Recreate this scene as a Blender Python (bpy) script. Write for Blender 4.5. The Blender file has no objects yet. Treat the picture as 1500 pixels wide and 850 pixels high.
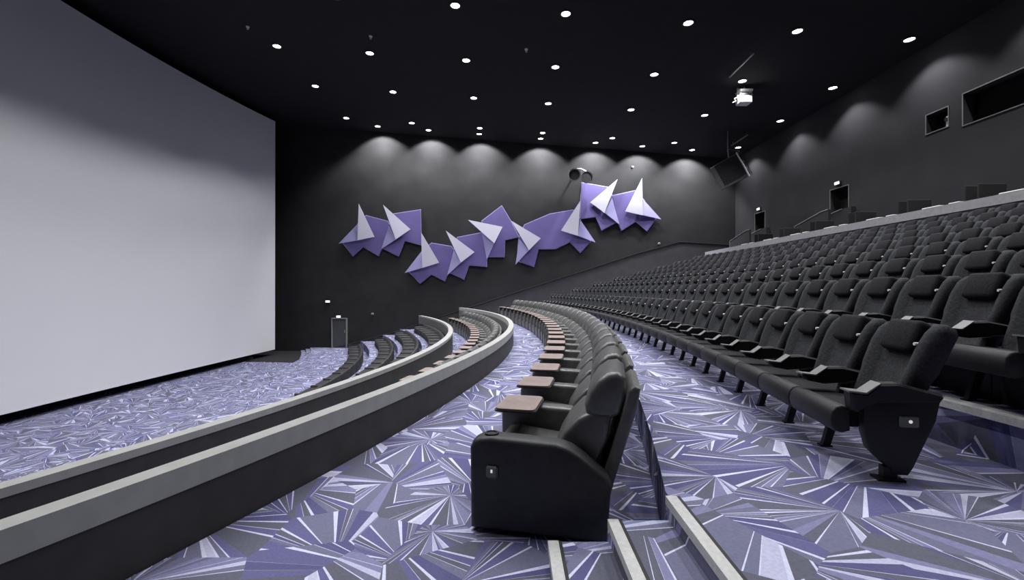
import bpy, bmesh, math, random
from mathutils import Vector, Matrix

random.seed(7)
scene = bpy.context.scene
COL = scene.collection

# ------------------------------------------------------------------ camera, world, exposure
FPX = 650.0                      # focal length in pixels of the 1500 px wide frame
ZC = 4.5                         # eye height above the lowest floor in front of the screen
cam_d = bpy.data.cameras.new('camera')
cam_d.sensor_width = 36.0
cam_d.lens = 36.0 * FPX / 1500.0
cam_d.clip_end = 200
cam = bpy.data.objects.new('camera', cam_d)
COL.objects.link(cam)
cam.location = (0, 0, ZC)
cam.rotation_euler = (math.pi / 2, 0, 0)
scene.camera = cam

world = bpy.data.worlds.new('world')
scene.world = world
world.use_nodes = True
world.node_tree.nodes['Background'].inputs[0].default_value = (0.0, 0.0, 0.0, 1)
world.node_tree.nodes['Background'].inputs[1].default_value = 0.0

vs = scene.view_settings
vs.view_transform = 'Standard'
vs.look = 'None'
vs.gamma = 1.0
vs.use_curve_mapping = False
vs.exposure = 0.06

LAMP_W = 335.0                   # watts of each downlight
CONE = 113.0                     # degrees

# ------------------------------------------------------------------ materials
def nodes_of(name):
    m = bpy.data.materials.new(name)
    m.use_nodes = True
    nt = m.node_tree
    return m, nt, nt.nodes['Principled BSDF']

def mat(name, col, rough=0.6, metal=0.0, spec=0.5, noise=0.0, nscale=30.0, bump=0.0, emit=0.0):
    m, nt, b = nodes_of(name)
    b.inputs['Base Color'].default_value = (*col, 1)
    b.inputs['Roughness'].default_value = rough
    b.inputs['Metallic'].default_value = metal
    b.inputs['Specular IOR Level'].default_value = spec
    if emit:
        b.inputs['Emission Color'].default_value = (*col, 1)
        b.inputs['Emission Strength'].default_value = emit
    if noise or bump:
        tc = nt.nodes.new('ShaderNodeTexCoord')
        n = nt.nodes.new('ShaderNodeTexNoise')
        n.inputs['Scale'].default_value = nscale
        n.inputs['Detail'].default_value = 3
        nt.links.new(tc.outputs['Object'], n.inputs['Vector'])
        if noise:
            r = nt.nodes.new('ShaderNodeValToRGB')
            r.color_ramp.elements[0].position = 0.3
            r.color_ramp.elements[1].position = 0.7
            r.color_ramp.elements[0].color = (*[c * (1 - noise) for c in col], 1)
            r.color_ramp.elements[1].color = (*[min(1, c * (1 + noise)) for c in col], 1)
            nt.links.new(n.outputs['Fac'], r.inputs['Fac'])
            nt.links.new(r.outputs['Color'], b.inputs['Base Color'])
        if bump:
            bp = nt.nodes.new('ShaderNodeBump')
            bp.inputs['Strength'].default_value = bump
            bp.inputs['Distance'].default_value = 0.01
            nt.links.new(n.outputs['Fac'], bp.inputs['Height'])
            nt.links.new(bp.outputs['Normal'], b.inputs['Normal'])
    return m

def carpet_material():
    m, nt, b = nodes_of('shard_carpet')
    N, L = nt.nodes, nt.links
    def math_(op, a, bb=None, clamp=False):
        n = N.new('ShaderNodeMath'); n.operation = op; n.use_clamp = clamp
        for i, v in enumerate((a, bb)):
            if v is None: continue
            if isinstance(v, (int, float)): n.inputs[i].default_value = v
            else: L.new(v, n.inputs[i])
        return n.outputs[0]
    def mix(fac, a, c):
        n = N.new('ShaderNodeMix'); n.data_type = 'RGBA'
        if isinstance(fac, float): n.inputs['Factor'].default_value = fac
        else: L.new(fac, n.inputs['Factor'])
        for s, v in ((n.inputs[6], a), (n.inputs[7], c)):
            if isinstance(v, tuple): s.default_value = (*v, 1)
            else: L.new(v, s)
        return n.outputs[2]
    tc = N.new('ShaderNodeTexCoord')
    sp = N.new('ShaderNodeSeparateXYZ'); L.new(tc.outputs['Object'], sp.inputs[0])
    u = math_('SUBTRACT', sp.outputs[0], sp.outputs[2])
    def shard_layer(scale, sectors, seed):
        cb = N.new('ShaderNodeCombineXYZ')
        L.new(math_('ADD', math_('MULTIPLY', u, scale), seed), cb.inputs[0])
        L.new(math_('MULTIPLY', sp.outputs[1], scale), cb.inputs[1])
        vo = N.new('ShaderNodeTexVoronoi'); vo.voronoi_dimensions = '2D'
        vo.inputs['Scale'].default_value = 1.0
        L.new(cb.outputs[0], vo.inputs['Vector'])
        d = N.new('ShaderNodeVectorMath'); d.operation = 'SUBTRACT'
        L.new(cb.outputs[0], d.inputs[0]); L.new(vo.outputs['Position'], d.inputs[1])
        ds = N.new('ShaderNodeSeparateXYZ'); L.new(d.outputs[0], ds.inputs[0])
        cs = N.new('ShaderNodeSeparateColor'); L.new(vo.outputs['Color'], cs.inputs[0])
        ang = math_('MULTIPLY', cs.outputs[0], 6.2832)
        dist = math_('ADD', math_('MULTIPLY', cs.outputs[1], 0.75), 0.42)
        ox = math_('MULTIPLY', math_('COSINE', ang), dist)
        oy = math_('MULTIPLY', math_('SINE', ang), dist)
        dx = math_('SUBTRACT', ds.outputs[0], ox)
        dy = math_('SUBTRACT', ds.outputs[1], oy)
        th = math_('ARCTAN2', dy, dx)
        t = math_('ADD', math_('MULTIPLY', th, sectors), math_('MULTIPLY', cs.outputs[2], 91.7))
        t = math_('ADD', t, math_('MULTIPLY', math_('SINE', math_('MULTIPLY', t, 1.9)), 0.33))
        t = math_('ADD', t, math_('MULTIPLY', math_('SINE', math_('MULTIPLY', t, 0.83)), 0.45))
        cell = math_('FLOOR', t)
        fr = math_('FRACT', t)
        wn = N.new('ShaderNodeTexWhiteNoise'); wn.noise_dimensions = '1D'
        L.new(cell, wn.inputs['W'])
        return wn, fr, cs
    wn, fr, cs = shard_layer(2.15, 7.0, 3.7)
    r = N.new('ShaderNodeValToRGB'); r.color_ramp.interpolation = 'CONSTANT'
    stops = [(0.0, (0.118, 0.120, 0.165)), (0.20, (0.098, 0.097, 0.225)), (0.37, (0.165, 0.167, 0.26)),
             (0.56, (0.225, 0.224, 0.385)), (0.72, (0.125, 0.122, 0.27)), (0.84, (0.52, 0.53, 0.70))]
    el = r.color_ramp.elements
    el[0].position, el[0].color = stops[0][0], (*stops[0][1], 1)
    el[1].position, el[1].color = stops[1][0], (*stops[1][1], 1)
    for p, c in stops[2:]:
        e = el.new(p); e.color = (*c, 1)
    L.new(wn.outputs['Value'], r.inputs['Fac'])
    # thin pale ribs on many of the shard edges
    wc = N.new('ShaderNodeSeparateColor'); L.new(wn.outputs['Color'], wc.inputs[0])
    width = math_('MULTIPLY', wc.outputs[1], 0.30)
    rib = math_('MULTIPLY', math_('LESS_THAN', fr, width), math_('GREATER_THAN', wc.outputs[2], 0.28))
    col = mix(rib, r.outputs['Color'], (0.66, 0.67, 0.86))
    # fine pile mottling
    no = N.new('ShaderNodeTexNoise'); no.inputs['Scale'].default_value = 60; no.inputs['Detail'].default_value = 2
    L.new(tc.outputs['Object'], no.inputs['Vector'])
    mr = N.new('ShaderNodeMapRange'); mr.inputs[3].default_value = 0.75; mr.inputs[4].default_value = 1.2
    L.new(no.outputs['Fac'], mr.inputs[0])
    hs = N.new('ShaderNodeVectorMath'); hs.operation = 'SCALE'
    L.new(col, hs.inputs[0]); L.new(mr.outputs[0], hs.inputs['Scale'])
    L.new(hs.outputs[0], b.inputs['Base Color'])
    b.inputs['Roughness'].default_value = 0.75
    b.inputs['Specular IOR Level'].default_value = 0.25
    bp = N.new('ShaderNodeBump'); bp.inputs['Strength'].default_value = 0.25; bp.inputs['Distance'].default_value = 0.005
    L.new(no.outputs['Fac'], bp.inputs['Height']); L.new(bp.outputs['Normal'], b.inputs['Normal'])
    return m

M = {
    'carpet': carpet_material(),
    'ceiling': mat('black_ceiling', (0.0045, 0.0045, 0.0065), 0.9, noise=0.3, nscale=2),
    'wall_art': mat('charcoal_acoustic_wall', (0.026, 0.026, 0.027), 0.9, spec=0.2, noise=0.12, nscale=1.2, bump=0.1),
    'wall_back': mat('grey_acoustic_wall', (0.040, 0.039, 0.043), 0.9, spec=0.2, noise=0.10, nscale=1.0),
    'wall_dark': mat('black_wall', (0.012, 0.012, 0.013), 0.9),
    'dado': mat('dado_panel_grey', (0.034, 0.033, 0.035), 0.85, noise=0.15, nscale=3),
    'screen': mat('cinema_screen', (0.75, 0.75, 0.775), 0.9, spec=0.1, noise=0.01, nscale=0.5),
    'screen_mask': mat('screen_masking', (0.004, 0.004, 0.004), 0.95),
    'cap': mat('pale_parapet_cap', (0.36, 0.36, 0.34), 0.6, noise=0.08, nscale=6),
    'parapet': mat('parapet_dark_grey', (0.040, 0.0395, 0.038), 0.75, noise=0.15, nscale=5),
    'lining': mat('parapet_grey_lining', (0.13, 0.13, 0.128), 0.7, noise=0.1, nscale=5),
    'rail_cap': mat('rail_cap_grey', (0.30, 0.30, 0.31), 0.6, noise=0.1, nscale=8),
    'nosing': mat('aluminium_nosing', (0.56, 0.56, 0.54), 0.5, metal=0.0, noise=0.1, nscale=40),
    'nosing_dark': mat('nosing_rubber', (0.01, 0.01, 0.012), 0.6),
    'fabric': mat('charcoal_seat_fabric', (0.036, 0.037, 0.041), 0.85, spec=0.25, noise=0.35, nscale=55, bump=0.3),
    'fabric_dark': mat('black_headrest_fabric', (0.014, 0.014, 0.017), 0.85, spec=0.25, noise=0.35, nscale=55, bump=0.3),
    'vinyl': mat('black_seat_vinyl', (0.014, 0.014, 0.015), 0.58, spec=0.4, bump=0.1, nscale=90),
    'plastic': mat('black_seat_plastic', (0.011, 0.011, 0.012), 0.5, spec=0.4),
    'lip': mat('pale_cup_lip', (0.23, 0.23, 0.225), 0.4, metal=0.2),
    'tag': mat('white_seat_tag', (0.85, 0.85, 0.85), 0.5),
    'leather': mat('black_leather', (0.095, 0.095, 0.090), 0.36, spec=0.75, noise=0.2, nscale=14, bump=0.15),
    'leather_grey': mat('lighter_black_leather', (0.125, 0.125, 0.118), 0.45, spec=0.6, noise=0.2, nscale=14, bump=0.15),  # slightly lighter leather for the back shells
    'lounge': mat('charcoal_lounge_vinyl', (0.035, 0.035, 0.036), 0.5, spec=0.45, noise=0.2, nscale=14),
    'panel': mat('recliner_side_vinyl', (0.036, 0.037, 0.038), 0.5, spec=0.4, noise=0.2, nscale=20),
    'tray': mat('brown_tray_laminate', (0.29, 0.225, 0.20), 0.5, noise=0.15, nscale=8),
    'tray_edge': mat('dark_tray_edge', (0.012, 0.011, 0.010), 0.5),
    'hole': mat('cup_well_black', (0.003, 0.003, 0.003), 0.6),
    'socket': mat('grey_aisle_light_plate', (0.17, 0.17, 0.155), 0.4, metal=0.2),
    'glow': mat('aisle_light_glow', (1.0, 0.97, 0.85), 0.5, emit=0.5),
    'lens': mat('downlight_lens', (1.0, 0.99, 0.97), 0.5, emit=14.0),
    'trim': mat('downlight_trim', (0.03, 0.03, 0.03), 0.5),
    'purple': mat('purple_sculpture_panel', (0.112, 0.088, 0.26), 0.6, noise=0.06, nscale=1.5),
    'purple_edge': mat('purple_panel_edge', (0.42, 0.40, 0.62), 0.6),
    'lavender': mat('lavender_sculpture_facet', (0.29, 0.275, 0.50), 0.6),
    'white_fin': mat('white_sculpture_fin', (0.54, 0.53, 0.63), 0.55),
    'outline': mat('pale_door_edging', (0.22, 0.22, 0.22), 0.6),
    'void': mat('dark_room_beyond', (0.004, 0.004, 0.005), 0.9),
    'signlight': mat('emergency_light_lens', (1.0, 1.0, 0.97), 0.5, emit=1.6),
    'speaker': mat('speaker_cabinet_grey', (0.10, 0.10, 0.105), 0.55),
    'speaker_dark': mat('speaker_grille_black', (0.012, 0.012, 0.013), 0.8),
    'steel': mat('steel_bracket', (0.45, 0.45, 0.45), 0.35, metal=0.8),
    'white_metal': mat('white_lamp_housing', (0.75, 0.75, 0.75), 0.5),
    'tabletop': mat('pale_table_top', (0.60, 0.60, 0.58), 0.5),
    'booth': mat('booth_dark_fabric', (0.016, 0.016, 0.017), 0.85),
    'glass': None,
}
def glass_material():
    m, nt, b = nodes_of('projection_glass')
    b.inputs['Base Color'].default_value = (0.9, 0.92, 0.95, 1)
    b.inputs['Roughness'].default_value = 0.03
    b.inputs['Transmission Weight'].default_value = 1.0
    b.inputs['IOR'].default_value = 1.15
    return m
M['glass'] = glass_material()

# ------------------------------------------------------------------ helpers
def link(o, parent=None):
    COL.objects.link(o)
    if parent is not None:
        o.parent = parent
    return o

def finish(name, bm, m, parent=None, smooth=False, angle=None):
    bmesh.ops.recalc_face_normals(bm, faces=bm.faces[:])
    me = bpy.data.meshes.new(name)
    bm.to_mesh(me); bm.free()
    if isinstance(m, str): m = M[m]
    me.materials.append(m)
    if smooth:
        me.polygons.foreach_set('use_smooth', [True] * len(me.polygons))
        if angle:
            me.set_sharp_from_angle(angle=math.radians(angle))
    o = bpy.data.objects.new(name, me)
    return link(o, parent)

def tag(o, label=None, cat=None, group=None, kind=None):
    if label: o['label'] = label
    if cat: o['category'] = cat
    if group: o['group'] = group
    if kind: o['kind'] = kind
    return o

def empty(name, loc=(0, 0, 0), rz=0.0):
    o = bpy.data.objects.new(name, None)
    o.empty_display_size = 0.1
    link(o)
    o.location = loc
    o.rotation_euler = (0, 0, rz)
    return o

def copy_tree(root):
    c = root.copy(); COL.objects.link(c)
    for ch in root.children:
        d = ch.copy(); COL.objects.link(d); d.parent = c
        for g in ch.children:
            e = g.copy(); COL.objects.link(e); e.parent = d
    return c

def add_box(bm, lo, hi, mtx=None):
    r = bmesh.ops.create_cube(bm, size=1.0)
    vs_ = r['verts']
    for v in vs_:
        v.co = Vector([lo[i] + (v.co[i] + 0.5) * (hi[i] - lo[i]) for i in range(3)])
        if mtx is not None: v.co = mtx @ v.co
    return vs_

def add_rbox(bm, lo, hi, r, seg=2, mtx=None):
    t = bmesh.new()
    add_box(t, lo, hi)
    bmesh.ops.bevel(t, geom=t.edges[:], offset=r, segments=seg, profile=0.5, affect='EDGES')
    merge(bm, t, mtx)

def merge(bm, t, mtx=None):
    mp = {}
    for v in t.verts:
        mp[v] = bm.verts.new(mtx @ v.co if mtx is not None else v.co)
    for f in t.faces:
        try: bm.faces.new([mp[v] for v in f.verts])
        except ValueError: pass
    t.free()

def add_prism(bm, pts, y0, y1, bevel=0.0, seg=2, axes='xz', mtx=None):
    """outline pts in two axes pushed along the third one"""
    t = bmesh.new()
    def P(a, b, c):
        return {'xz': (a, c, b), 'xy': (a, b, c), 'yz': (c, a, b)}[axes]
    A = [t.verts.new(P(a, b, y0)) for a, b in pts]
    B = [t.verts.new(P(a, b, y1)) for a, b in pts]
    fa = t.faces.new(A); fb = t.faces.new(B[::-1])
    n = len(pts)
    for i in range(n):
        t.faces.new((A[i], B[i], B[(i + 1) % n], A[(i + 1) % n]))
    bmesh.ops.recalc_face_normals(t, faces=t.faces[:])
    if bevel:
        ed = list({e for f in (fa, fb) for e in f.edges})
        bmesh.ops.bevel(t, geom=ed, offset=bevel, segments=seg, profile=0.5, affect='EDGES')
    merge(bm, t, mtx)

def add_cyl(bm, p0, p1, r0, r1=None, n=12, cap=True):
    r1 = r0 if r1 is None else r1
    p0, p1 = Vector(p0), Vector(p1)
    d = (p1 - p0)
    q = d.to_track_quat('Z', 'Y').to_matrix()
    A, B = [], []
    for i in range(n):
        a = 2 * math.pi * i / n
        c = Vector((math.cos(a), math.sin(a), 0))
        A.append(bm.verts.new(p0 + q @ (c * r0)))
        B.append(bm.verts.new(p1 + q @ (c * r1)))
    for i in range(n):
        j = (i + 1) % n
        bm.faces.new((A[i], A[j], B[j], B[i]))
    if cap:
        bm.faces.new(A[::-1]); bm.faces.new(B)

def add_ring(bm, c, axis, r_out, r_in, h, n=20):
    c = Vector(c); q = Vector(axis).to_track_quat('Z', 'Y').to_matrix()
    L_ = []
    for (r, z) in ((r_out, 0), (r_out, h), (r_in, h), (r_in, 0)):
        L_.append([bm.verts.new(c + q @ Vector((r * math.cos(2 * math.pi * i / n), r * math.sin(2 * math.pi * i / n), z))) for i in range(n)])
    for k in range(4):
        A, B = L_[k], L_[(k + 1) % 4]
        for i in range(n):
            j = (i + 1) % n
            bm.faces.new((A[i], A[j], B[j], B[i]))

def add_path(bm, pts, r, n=6):
    for a, b in zip(pts[:-1], pts[1:]):
        add_cyl(bm, a, b, r, n=n)

ONES = ['', 'first', 'second', 'third', 'fourth', 'fifth', 'sixth', 'seventh', 'eighth', 'ninth', 'tenth', 'eleventh', 'twelfth',
        'thirteenth', 'fourteenth', 'fifteenth', 'sixteenth', 'seventeenth', 'eighteenth', 'nineteenth']
def ordinal(n):
    if n < 20: return ONES[n]
    t, o = divmod(n, 10)
    if o == 0: return {2: 'twentieth', 3: 'thirtieth', 4: 'fortieth'}[t]
    return {2: 'twenty-', 3: 'thirty-', 4: 'forty-'}[t] + ONES[o]

# ------------------------------------------------------------------ plan of the hall
Y_NEAR, Y_FAR = -0.9, 28.2
X_BACK = 14.2
def arc(apex, R, yc):
    return lambda y: apex - (y - yc) ** 2 / (2.0 * R)
def shift(f, d):
    return lambda y: f(y) + d
par2 = arc(-2.1, 27, 14)             # front parapet
par1 = arc(0.05, 30, 14)             # parapet before the recliners
_rise = arc(2.2, 42, 13)
def riser(y):                        # edge of the cross aisle behind the recliners
    return 0.93 if y < 2.66 else max(_rise(y), 0.93) if y < 3 else _rise(y)
Z_FRONT, Z_TA, Z_TB, Z_TC, Z_TD = 0.6, 0.84, 1.25, 1.65, 2.0
Z_TIER_B, Z_TIER_A, Z_AISLE = 2.2, 2.88, 3.26
Z_PAR2, Z_PAR1 = 2.9, 3.4
def ceil_z(x): return ZC + 9.4 - 0.075 * x
NROW = 8
def row_feet(k):                     # k = 1..8
    a = 3.26 if k == 1 else 4.33 + 1.1 * (k - 2)
    return arc(a, 63 + 8 * (k - 1), 13)
def row_z(k): return Z_AISLE if k == 1 else 3.62 + 0.30 * (k - 2)
def terrace_edge(k):
    f = shift(row_feet(k), -0.33)
    return lambda y: f(max(y, 4.5))
X_RAIL = 11.9
Z_RAIL = 6.83
Z_CORR = 5.72

def slab(name, f0, f1, zt, zb, m, y0=Y_NEAR, y1=Y_FAR, n=60, parent=None):
    bm = bmesh.new()
    rows = []
    for i in range(n + 1):
        y = y0 + (y1 - y0) * i / n
        a, b = f0(y), f1(y)
        rows.append([bm.verts.new(p) for p in ((a, y, zb), (a, y, zt), (b, y, zt), (b, y, zb))])
    for A, B in zip(rows[:-1], rows[1:]):
        for k in range(4):
            bm.faces.new((A[k], B[k], B[(k + 1) % 4], A[(k + 1) % 4]))
    bm.faces.new(rows[0]); bm.faces.new(rows[-1][::-1])
    return finish(name, bm, m, parent)

def const(v): return lambda y: v

# ------------------------------------------------------------------ floors
def floor_piece(f0, f1, zt, zb, label, **kw):
    o = slab('floor', f0, f1, zt, zb, 'carpet', **kw)
    return tag(o, label, 'floor', None, 'structure')

floor_piece(const(-20.0), shift(par2, -7.6), Z_FRONT, -0.4, 'flat violet carpet floor below the big screen')
for i in range(2):
    floor_piece(shift(par2, -7.6 + 0.3 * i), shift(par2, -7.3 + 0.3 * i), Z_FRONT + 0.08 * (i + 1), -0.4,
                'curved carpeted step, %s up from the screen floor' % ordinal(i + 1))
floor_piece(shift(par2, -7.0), shift(par2, -3.8), Z_TA, -0.4, 'lowest carpeted terrace at the level of the side door')
floor_piece(shift(par2, -3.8), shift(par2, -2.4), Z_TB, -0.4, 'second carpeted terrace of the front lounge block')
floor_piece(shift(par2, -2.4), shift(par2, -1.3), Z_TC, -0.4, 'third carpeted terrace of the front lounge block')
floor_piece(shift(par2, -1.3), shift(par2, -0.18), Z_TD, -0.4, 'top carpeted terrace against the front parapet')
floor_piece(par2, shift(par1, -0.15), Z_TIER_B, -0.4, 'sunken carpeted tier between the two parapets')
floor_piece(par1, riser, Z_TIER_A, -0.4, 'carpeted tier of the black recliners', n=120)
floor_piece(riser, terrace_edge(2), Z_AISLE, -0.4, 'carpeted cross aisle behind the recliners', n=120)
for k in range(2, NROW + 1):
    f1 = terrace_edge(k + 1) if k < NROW else const(X_RAIL)
    floor_piece(terrace_edge(k), f1, row_z(k), -0.4, 'carpeted terrace of the %s row of fabric seats' % ordinal(k))
floor_piece(const(X_RAIL + 0.15), const(X_BACK), Z_CORR, -0.4, 'carpeted rear corridor behind the grey rail wall')

bm = bmesh.new()
add_prism(bm, [(-20, 24.1), (-13.9, 24.1), (-11.75, 23.8), (-12.0, 25.2), (-12.95, 28.2), (-20, 28.2)], Z_FRONT - 0.1, Z_FRONT + 0.03, axes='xy')
tag(finish('floor', bm, 'wall_dark'), 'black side-stage floor beside the end of the screen', 'floor', None, 'structure')

# metal nosing along the aisle end of the second terrace
bm = bmesh.new()
te2 = terrace_edge(2)
add_prism(bm, [(te2(3) - 0.045, row_z(2) - 0.055), (te2(3) - 0.04, row_z(2) + 0.0), (te2(3) - 0.02, row_z(2) + 0.014), (te2(3) + 0.045, row_z(2) + 0.014), (te2(3) + 0.045, row_z(2) + 0.002), (te2(3) - 0.003, row_z(2) - 0.055)], Y_NEAR + 0.02, 3.62)
tag(finish('step_nosing', bm, 'nosing'), 'wide pale metal nosing on the second terrace edge beside the end seat', 'nosing')

# aisle steps beside the first recliner
STEP_Y = 2.63
steps = empty('aisle_steps', (0.2, 0.9, Z_TIER_A))
tag(steps, 'carpeted aisle steps with metal nosings beside the end recliner', 'steps', None, 'structure')
def step_part(name, bm, m):
    o = finish(name, bm, m, steps)
    o.matrix_parent_inverse = Matrix.Translation(-Vector(steps.location))
    return o
for i, (x0, x1) in enumerate(((0.22, 0.575), (0.575, 0.928))):
    zt = Z_TIER_A + 0.127 * (i + 1)
    bm = bmesh.new()
    add_box(bm, (x0, Y_NEAR + 0.01, Z_TIER_A + 0.001), (x1, STEP_Y, zt))
    step_part('step', bm, 'carpet')
    bm = bmesh.new()
    add_box(bm, (x0 - 0.008, Y_NEAR + 0.01, zt - 0.045), (x0 + 0.055, STEP_Y + 0.004, zt + 0.006))
    step_part('nosing', bm, 'nosing')
    bm = bmesh.new()
    add_box(bm, (x0 + 0.055, Y_NEAR + 0.01, zt), (x0 + 0.075, STEP_Y + 0.002, zt + 0.004))
    step_part('nosing_strip', bm, 'nosing_dark')
bm = bmesh.new()
add_box(bm, (0.92, Y_NEAR + 0.01, Z_AISLE - 0.045), (0.985, STEP_Y + 0.03, Z_AISLE + 0.006))
step_part('nosing', bm, 'nosing')
bm = bmesh.new()
add_box(bm, (0.985, Y_NEAR + 0.01, Z_AISLE), (1.005, STEP_Y + 0.03, Z_AISLE + 0.004))
step_part('nosing_strip', bm, 'nosing_dark')

# ------------------------------------------------------------------ walls, ceiling
def plain(name, lo, hi, m, label):
    bm = bmesh.new(); add_box(bm, lo, hi)
    return tag(finish(name, bm, m), label, name.split('_')[0], None, 'structure')
plain('wall_side', (-20, Y_FAR, -0.4), (X_BACK + 0.6, Y_FAR + 0.3, 16), 'wall_art', 'tall charcoal side wall behind the purple sculpture')
plain('wall_near', (-20, Y_NEAR - 0.3, -0.4), (X_BACK + 0.6, Y_NEAR, 16), 'wall_art', 'charcoal side wall beside the aisle steps')
plain('wall_front', (-20.3, Y_NEAR, -0.4), (-20, Y_FAR, 16), 'wall_dark', 'black front wall behind the screen')
bm = bmesh.new()
add_prism(bm, [(-20.3, ceil_z(-20.3)), (X_BACK + 0.6, ceil_z(X_BACK + 0.6)), (X_BACK + 0.6, ceil_z(X_BACK) + 0.4), (-20.3, ceil_z(-20.3) + 0.4)], Y_NEAR - 0.3, Y_FAR + 0.3)
tag(finish('ceiling', bm, 'ceiling'), 'black sloping ceiling dotted with downlights', 'ceiling', None, 'structure')

# back wall with its openings
DOORS = [(24.9, 25.9), (18.72, 19.78)]
Z_DOOR0, Z_DOOR1 = 6.9, 8.93
HOLES = [(y0, y1, Z_DOOR0, Z_DOOR1) for y0, y1 in DOORS] + [(14.44, 15.2, 9.84, 10.47), (8.6, 13.96, 9.68, 10.66)]
bm = bmesh.new()
ys = sorted({Y_NEAR, Y_FAR} | {h[0] for h in HOLES} | {h[1] for h in HOLES})
zs = sorted({-0.4, 16.0} | {h[2] for h in HOLES} | {h[3] for h in HOLES})
def in_hole(y, z): return any(h[0] < y < h[1] and h[2] < z < h[3] for h in HOLES)
for y0, y1 in zip(ys[:-1], ys[1:]):
    for z0, z1 in zip(zs[:-1], zs[1:]):
        if not in_hole((y0 + y1) / 2, (z0 + z1) / 2):
            bm.faces.new([bm.verts.new(p) for p in ((X_BACK, y0, z0), (X_BACK, y1, z0), (X_BACK, y1, z1), (X_BACK, y0, z1))])
for y0, y1, z0, z1 in HOLES:                        # reveals
    for q in (((y0, z0), (y1, z0)), ((y1, z0), (y1, z1)), ((y1, z1), (y0, z1)), ((y0, z1), (y0, z0))):
        (a, b), (c, d) = q
        bm.faces.new([bm.verts.new(p) for p in ((X_BACK, a, b), (X_BACK, c, d), (X_BACK + 0.45, c, d), (X_BACK + 0.45, a, b))])
bmesh.ops.remove_doubles(bm, verts=bm.verts[:], dist=1e-5)
tag(finish('wall_back', bm, 'wall_back'), 'grey rear wall with projection windows and two doorways', 'wall', None, 'structure')
for i, (y0, y1, z0, z1) in enumerate(HOLES):
    isdoor = i < 2
    name = ('door_%d' % (i + 2)) if isdoor else ('window_%d' % (i - 1))
    lab = ['dark exit doorway in the rear wall close to the hanging corner speaker', 'dark exit doorway in the rear wall above the longer stair wall',
           'small square projection window in the rear wall', 'wide dark projection window high in the rear wall'][i]
    root = empty(name, (X_BACK, (y0 + y1) / 2, z0))
    tag(root, lab, 'doorway' if isdoor else 'window', None, 'structure')
    inv = Matrix.Translation(-Vector(root.location))
    bm = bmesh.new()
    add_box(bm, (X_BACK + 0.46, y0 - 0.5, z0 - 0.5), (X_BACK + 0.5, y1 + 0.5, z1 + 0.5))
    finish('door_leaf' if isdoor else 'dark_backing', bm, 'void', root).matrix_parent_inverse = inv
    bm = bmesh.new()
    t = 0.028
    x0, x1 = X_BACK - 0.02, X_BACK + 0.01
    add_box(bm, (x0, y0 - t, z1), (x1, y1 + t, z1 + t))
    add_box(bm, (x0, y1, z0), (x1, y1 + t, z1))
    add_box(bm, (x0, y0 - t, z0), (x1, y0, z1))
    if not isdoor: add_box(bm, (x0, y0 - t, z0 - t), (x1, y1 + t, z0))
    finish('door_frame' if isdoor else 'window_frame', bm, 'outline', root).matrix_parent_inverse = inv
    if not isdoor:
        bm = bmesh.new(); add_box(bm, (X_BACK + 0.30, y0, z0), (X_BACK + 0.312, y1, z1))
        finish('glass_pane', bm, 'glass', root).matrix_parent_inverse = inv
# projector in the small window, white housing stands in for the lens glint
pj = empty('projector_port', (X_BACK + 0.16, 14.56, 9.84))
tag(pj, 'projector lens housing whitened for a glint inside the small projection window', 'projector')
bm = bmesh.new(); add_rbox(bm, (-0.08, -0.05, 0.0), (0.08, 0.05, 0.38), 0.02); finish('housing', bm, 'white_metal', pj)
bm = bmesh.new(); add_cyl(bm, (-0.12, 0, 0.26), (-0.07, 0, 0.26), 0.06, n=16); finish('lens_tube', bm, 'speaker_dark', pj)

# stair walls below the doors
def stair_walls(dy, label):
    root = empty('stair_wall', (13.1, 19.0 + dy, Z_CORR))
    tag(root, label, 'stair wall', None, 'structure')
    inv = Matrix.Translation(-Vector(root.location))
    y_lo, y_hi = 20.45 + dy, 17.4 + dy
    z_lo, z_hi = ZC + 2.92, ZC + 3.32
    bm = bmesh.new()
    add_prism(bm, [(y_lo, Z_CORR), (y_lo, z_lo), (y_hi + 1.3, z_hi - 0.02), (y_hi + 0.9, z_hi), (y_hi + 0.9, Z_CORR)], 13.05, 13.15, axes='yz')
    finish('front_panel', bm, 'wall_back', root).matrix_parent_inverse = inv
    bm = bmesh.new()
    add_path(bm, [(13.04, y_lo + 0.02, Z_CORR), (13.04, y_lo + 0.02, z_lo), (13.04, y_hi + 1.3, z_hi - 0.02), (13.04, y_hi + 0.9, z_hi)], 0.022)
    finish('edge_trim', bm, 'outline', root).matrix_parent_inverse = inv
    bm = bmesh.new()
    add_prism(bm, [(y_lo + 0.2, Z_CORR), (y_lo + 0.2, z_lo + 0.25), (y_hi + 1.4, ZC + 3.43), (y_hi + 0.9, ZC + 3.45), (y_hi + 0.9, Z_CORR)], 13.98, 14.18, axes='yz')
    finish('back_panel', bm, 'wall_back', root).matrix_parent_inverse = inv
    bm = bmesh.new()
    add_path(bm, [(13.97, y_lo + 0.2, Z_CORR), (13.97, y_lo + 0.2, z_lo + 0.25), (13.97, y_hi + 1.4, ZC + 3.43)], 0.02)
    finish('edge_trim', bm, 'outline', root).matrix_parent_inverse = inv
    for i in range(6):
        bm = bmesh.new()
        add_box(bm, (13.16, y_lo - 0.25 * (i + 1), Z_CORR), (13.96, y_lo - 0.25 * i, Z_CORR + 0.195 * (i + 1)))
        finish('step', bm, 'carpet', root).matrix_parent_inverse = inv
stair_walls(0.0, 'longer grey stair wall climbing to the rear exit doorway')
stair_walls(6.1, 'grey stair wall at the rear exit beside the hanging corner speaker')

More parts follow.
